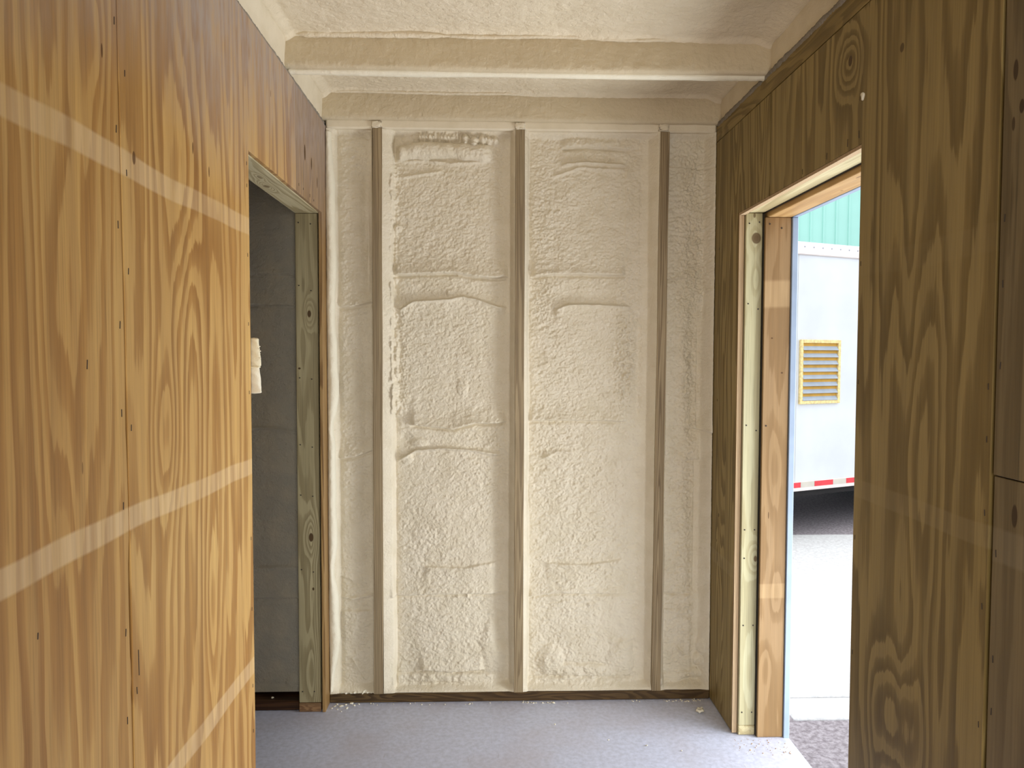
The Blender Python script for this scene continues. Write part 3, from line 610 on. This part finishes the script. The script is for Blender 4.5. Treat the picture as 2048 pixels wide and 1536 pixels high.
# rolled ledges of foam along the joist tops
for (yy_, zz_, r_, a_, b_, sd) in ((J1-.004, 2.522, .010, XL+.02, XL+.58, 2), (J1-.002, 2.524, .006, XL+.5, XR-.03, 5), (RIM-.002, 2.525, .006, XL+.02, XR-.03, 7)):
    x = np.linspace(a_, b_, 420); th = np.linspace(0, 2*np.pi, 11)[:-1]; tp = sst(a_, a_+.05, x)*(1-sst(b_-.15, b_, x))+.15
    P_ = np.stack([np.stack([x, yy_+np.cos(a)*r_*tp*(1+.3*fbm(x*40, x*0+a, 3, sd)), zz_+.012*fbm(x*4, x*0, 2, sd+1)+np.sin(a)*r_*tp*(1+.6*fbm(x*60, x*0+a, 3, sd+4))], -1) for a in th], 0)
    link('foam_edge', grid_mesh('foam_edge', P_, True), M['foam_ceiling'], ce, label='lumpy foam rolled along the top of a joist')
for i, (a, b) in enumerate(((J1+.030, RIM+.01), (1.925, J1+.01), (1.32, 1.905), (.71, 1.30), (.10, .69), (-.51, .08), (YB, -.53))):
    ceil_bay(a, b, 13+i*5, .004 if i < 2 else .012)
# smooth foam band that closes the gap above each side wall
def side_band(x0, zlo, sgn, seed):
    y = np.linspace(YB, 3.10, 700)[:, None]; s_ = np.linspace(0, 1, 22)[None, :]; y, s_ = np.broadcast_arrays(y, s_)
    x = x0 + .004*fbm(y*5, s_*3, 2, seed) + sgn*(-.008+.008*s_+.012*sst(.8, 1, s_))
    z = zlo+.003+(ZC+.02-zlo)*s_ + .004*fbm(y*8, s_*4, 2, seed+2)
    link('foam_band', grid_mesh('foam_band', np.stack([x, y, z], -1)), M['foam_smooth'], wl if sgn > 0 else wr)
side_band(XL-.004, 2.40, 1, 3); side_band(XR+.004, 2.412, -1, 6)
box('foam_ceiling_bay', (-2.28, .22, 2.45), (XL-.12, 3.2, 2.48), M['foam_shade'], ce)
# front end: posts and lintel framing the open end behind the camera
wf = empty('wall_front', kind='structure')
box('stud', (XL-.10, YB-.05, 0), (XL+.02, YB-.001, 2.55), M['stud'], wf); box('stud', (XR-.02, YB-.05, 0), (1.15, YB-.001, 2.55), M['stud'], wf)
box('lintel', (XL-.10, YB-.05, 2.552), (1.15, YB-.001, 2.62), M['stud'], wf)

# ================================================================== LOOSE THINGS
# foam offcut clinging to the plywood edge of the side room's opening
sc = empty('foam_scrap', (XL+.002, 2.104, 1.355), label='ivory foam offcut, pinched in the middle, hanging on the plywood edge of the left opening', cat='foam scrap')
def strip(z0, z1, w0, w1, seed, lean=0):
    n = 46; m_ = 18; th = np.linspace(0, 2*np.pi, m_, endpoint=False); out = []
    for i, t in enumerate(np.linspace(0, 1, n)):
        z = z0+(z1-z0)*t; cap = math.sqrt(max(0, 1-max(0, (abs(2*t-1)-.88)/.12)**2)); wd = (w0+(w1-w0)*t)*.5*cap+.0002
        fl = (.5+.5*math.sin(th_*3+1) if False else 1) if False else 1
        out.append(np.stack([wd*np.cos(th)*(1+.12*np.sin(th*3+t*4+seed))+lean*t+.004, .007*cap*np.sin(th)*(1+.25*np.sin(t*17+seed+th*2)), np.full(m_, z)], -1))
    return grid_mesh('strip', np.transpose(np.stack(out, 0), (1, 0, 2)), True)
link('upper_fold', strip(.075, .158, .036, .030, 1), M['scrap'], sc)
link('lower_fold', strip(.0, .077, .046, .028, 4, -.002), M['foam_white'], sc)
bm = bmesh.new(); addbox(bm, (-.013, -.009, .073), (.020, .009, .0775), .0015); link('pinch_band', mesh_from('pinch_band', bm), M['scrap'], sc)
for i in range(7):
    mm = crumb_mesh('bobble', .0032, i, 1); ob = link('bobble', mm, M['foam_white'], sc); ob.location = (.0205+.001*math.sin(i*2), random.uniform(-.003, .003), .092+i*.0065)

def crumb(loc, r, seed, label, group=None, squash=.6):
    ob = link('foam_crumb', crumb_mesh('foam_crumb', r, seed, 2, squash, .9), M['foam_white'], None, None, label, 'foam crumb', group)
    ob.location = loc; ob.rotation_euler.z = seed*1.3; return ob
# the ring-shaped crumb by the right corner
bm = bmesh.new(); rg = random.Random(5)
ng, ns = 14, 7
vs = []
for i in range(ng):
    a = i/ng*math.tau*.86; R_ = .0135; rt_ = .006*(1+.35*math.sin(i*2.1))
    vs.append([bm.verts.new((math.cos(a)*R_+math.cos(a)*rt_*math.cos(b), math.sin(a)*R_*.7+math.sin(a)*rt_*math.cos(b), .0062+.0009*math.sin(i*1.7)+rt_*math.sin(b)*.9)) for b in [j/ns*math.tau+.2*rg.random() for j in range(ns)]])
for i in range(ng-1):
    for j in range(ns): bm.faces.new((vs[i][j], vs[i+1][j], vs[i+1][(j+1) % ns], vs[i][(j+1) % ns]))
bm.faces.new(vs[0]); bm.faces.new(vs[-1][::-1])
mn = min(v.co.z for v in bm.verts)
for v in bm.verts: v.co.z -= mn
rc = link('foam_crumb', mesh_from('foam_crumb', bm, True), M['foam_white'], None, None, 'curled ring-shaped foam crumb on the floor near the right-hand corner', 'foam crumb', 'foam crumbs on the floor')
rc.location = (.868, 2.955, 0); rc.rotation_euler.z = .6; rc.scale = (1.0, 1.0, 1.15)
GRP = 'foam crumbs on the floor'
crumb((.842, 3.048, 0), .006, 11, 'small foam crumb against the sole plate left of the right-hand corner', GRP)
crumb((.268, 3.045, 0), .010, 4, 'flat foam crumb at the foot of the sole plate, right of the middle stud', GRP, .35)
crumb((.247, 3.050, 0), .005, 6, 'tiny foam crumb just left of the flat crumb by the middle stud', GRP)
crumb((.592, 2.70, 0), .0055, 8, 'white foam crumb in the middle of the floor, nearest the camera', GRP)
crumb((.455, 2.745, 0), .0045, 9, 'small foam crumb on the floor left of the nearest white one', GRP)
crumb((.262, 2.865, 0), .0045, 12, 'lone foam crumb on the floor in front of the middle stud', GRP)
crumb((.715, 2.66, 0), .004, 15, 'tiny foam crumb on the floor toward the exterior doorway', GRP)
crumb((-.90, 3.045, .0375), .009, 13, 'foam crumb lying on the dark sole plate of the side room', GRP, .5)
for i, (x, y, r) in enumerate(((-.612, 3.035, .010), (-.585, 3.02, .007), (-.640, 3.040, .008), (-.560, 3.045, .006), (-.625, 3.012, .005), (-.598, 3.052, .007), (-.575, 3.058, .009), (-.65, 3.02, .006), (-.605, 2.995, .004), (-.545, 3.056, .006), (-.635, 3.056, .006))):
    crumb((x, y, 0), r, 30+i, 'foam crumb in the little heap on the floor by the left corner stud', 'crumb heap in the left corner', .55)
def scatter(name, pts, label, cat):
    bm = bmesh.new()
    for (x, y, z, r_) in pts:
        q = bmesh.ops.create_icosphere(bm, subdivisions=1, radius=r_, matrix=Matrix.Translation((x, y, z+r_*.55)))
        for v in q['verts']: v.co += Vector([random.uniform(-.35, .35)*r_ for _ in range(3)])
    mz = min(v.co.z for v in bm.verts)
    for v in bm.verts: v.co.z = max(v.co.z, min(p_[2] for p_ in pts))
    return link(name, mesh_from(name, bm), M['foam_white'], None, 'stuff', label, cat)
scatter('foam_shavings', [(-.655+i*.0055+random.uniform(-.003, .003), 3.082+random.uniform(-.009, .008), .0375, random.uniform(.002, .007)) for i in range(36)],
        'foam shavings strewn on top of the sole plate below the left bay', 'foam shavings')
scatter('foam_dust', [(random.choice([random.uniform(.14, .27), random.uniform(.74, .92), random.uniform(-.5, .92)]), 3.058+random.uniform(-.014, .006), 0, random.uniform(.0012, .0034)) for i in range(90)],
        'pale foam dust on the floor along the foot of the sole plate', 'foam dust')
bm = bmesh.new()
for i in range(60):
    x, y, r = random.uniform(.92, 1.12), random.uniform(2.62, 2.74), random.uniform(.0008, .0022)
    bmesh.ops.create_icosphere(bm, subdivisions=1, radius=r, matrix=Matrix.Translation((x, y, r*.6)))
link('sawdust', mesh_from('sawdust', bm), M['jamb_header'], None, 'stuff', 'pale sawdust sprinkled on the floor in front of the exterior jamb', 'sawdust')
# white foam fleck stuck on the right plywood
fk = link('foam_fleck', crumb_mesh('foam_fleck', .008, 77, 2, 1.4, .7), M['foam_white'], None, None, 'white foam fleck stuck on the right plywood above the doorway corner', 'foam fleck')
fk.location = (XR-.002, 1.862, 2.108)

# ================================================================== OUTSIDE
# enclosed trailer: u runs along its near side, away from the camera
ta = math.atan2(.42, 1.0)
tp = Vector((3.03, 7.46, G))
tr = empty('trailer', tp, ta, label='white enclosed trailer with a yellow-framed louvre vent, parked outside the doorway', cat='trailer')
LT, WT, ZT0, ZT1 = 7.5, 2.5, .50, 3.07      # length, width, bottom and top above ground
U0 = -2.0
box('body', (U0, .012, ZT0+.02), (U0+LT, WT, ZT1-.01), M['white'], tr, .01)
for i in range(7):
    box('side_panel', (U0+i*LT/7+.002, 0, ZT0+.10), (U0+(i+1)*LT/7-.002, .012, ZT1-.13), M['white'], tr, .001)
box('top_rail', (U0, -.022, ZT1-.13), (U0+LT, .03, ZT1), M['rail'], tr, .008)
box('bottom_rail', (U0, -.015, ZT0), (U0+LT, .03, ZT0+.10), M['rail'], tr, .004)
for i in range(60):
    u = U0+.06+i*.126
    bm = bmesh.new(); bmesh.ops.create_cone(bm, cap_ends=True, segments=8, radius1=.008, radius2=.005, depth=.006)
    bmesh.ops.transform(bm, matrix=Matrix.Translation((u, -.025, ZT1-.05)) @ Matrix.Rotation(math.pi/2, 4, 'X'), verts=bm.verts); link('rivet', mesh_from('rivet', bm), M['vent_slat'], tr)
box('underframe', (U0+.1, .08, ZT0-.08), (U0+LT-.1, WT-.08, ZT0+.015), M['under'], tr, .01)
for i in range(16):
    u = U0+.105+i*.46
    if i % 1 == 0:
        box('tape_strip', (u, -.0175, ZT0+.038), (u+.265, -.0150, ZT0+.092), M['red'], tr, .0005, label='red reflective tape')
        box('tape_strip', (u+.267, -.0175, ZT0+.038), (u+.458, -.0150, ZT0+.092), M['silver'], tr, .0005, label='silver reflective tape')
for u in (U0+4.6, U0+5.5):
    for v in (.16, WT-.16):
        bm = bmesh.new(); bmesh.ops.create_cone(bm, cap_ends=True, segments=28, radius1=.33, radius2=.33, depth=.2)
        bmesh.ops.bevel(bm, geom=bm.edges[:], offset=.03, segments=2, affect='EDGES')
        bmesh.ops.transform(bm, matrix=Matrix.Translation((u, v, .33)) @ Matrix.Rotation(math.pi/2, 4, 'X'), verts=bm.verts); link('wheel', mesh_from('wheel', bm, True), M['rubber'], tr)
# louvre vent, set by its left edge along the side
VU, VZ, VW, VH = .17, 1.405, .565, .665
vf = empty('vent', (VU, 0, VZ)); vf.parent = tr
fr = .034
for a, b in (((0, -.03, 0), (fr, -.001, VH)), ((VW-fr, -.03, 0), (VW, -.001, VH)), ((fr, -.03, 0), (VW-fr, -.001, fr)), ((fr, -.03, VH-fr), (VW-fr, -.001, VH))):
    box('frame_bar', a, b, M['vent_frame'], vf, .003)
box('vent_backing', (fr, -.008, fr), (VW-fr, -.001, VH-fr), M['vent_back'], vf, 0)
nsl = 8; ph = (VH-2*fr)/nsl
for i in range(nsl):
    bm = bmesh.new(); addbox(bm, (fr+.002, -.002, -.003), (VW-fr-.002, .002, ph*1.04), .0008)
    bmesh.ops.transform(bm, matrix=Matrix.Translation((0, -.030, fr+i*ph+.004)) @ Matrix.Rotation(math.radians(-32), 4, 'X'), verts=bm.verts)
    link('slat', mesh_from('slat', bm), M['vent_slat'], vf)

# teal ribbed metal building behind
bd = empty('metal_building', (2, 17, G), label='teal ribbed metal building rising behind the white trailer', cat='building')
box('wall', (0, .03, 0), (16, 8, 6.5), M['teal'], bd, 0)
for i in range(53):
    bm = bmesh.new(); x = i*.3
    pts = [(x, .03), (x+.012, 0), (x+.045, 0), (x+.057, .03)]
    v0 = [bm.verts.new((a, b, 0)) for a, b in pts]; v1 = [bm.verts.new((a, b, 6.5)) for a, b in pts]
    for j in range(3): bm.faces.new((v0[j], v0[j+1], v1[j+1], v1[j]))
    bm.faces.new(v0); bm.faces.new(v1); link('siding_rib', mesh_from('siding_rib', bm), M['teal'], bd)
box('roof_trim', (-.1, -.08, 6.5), (16.1, 8.1, 6.62), M['rail'], bd, .02)
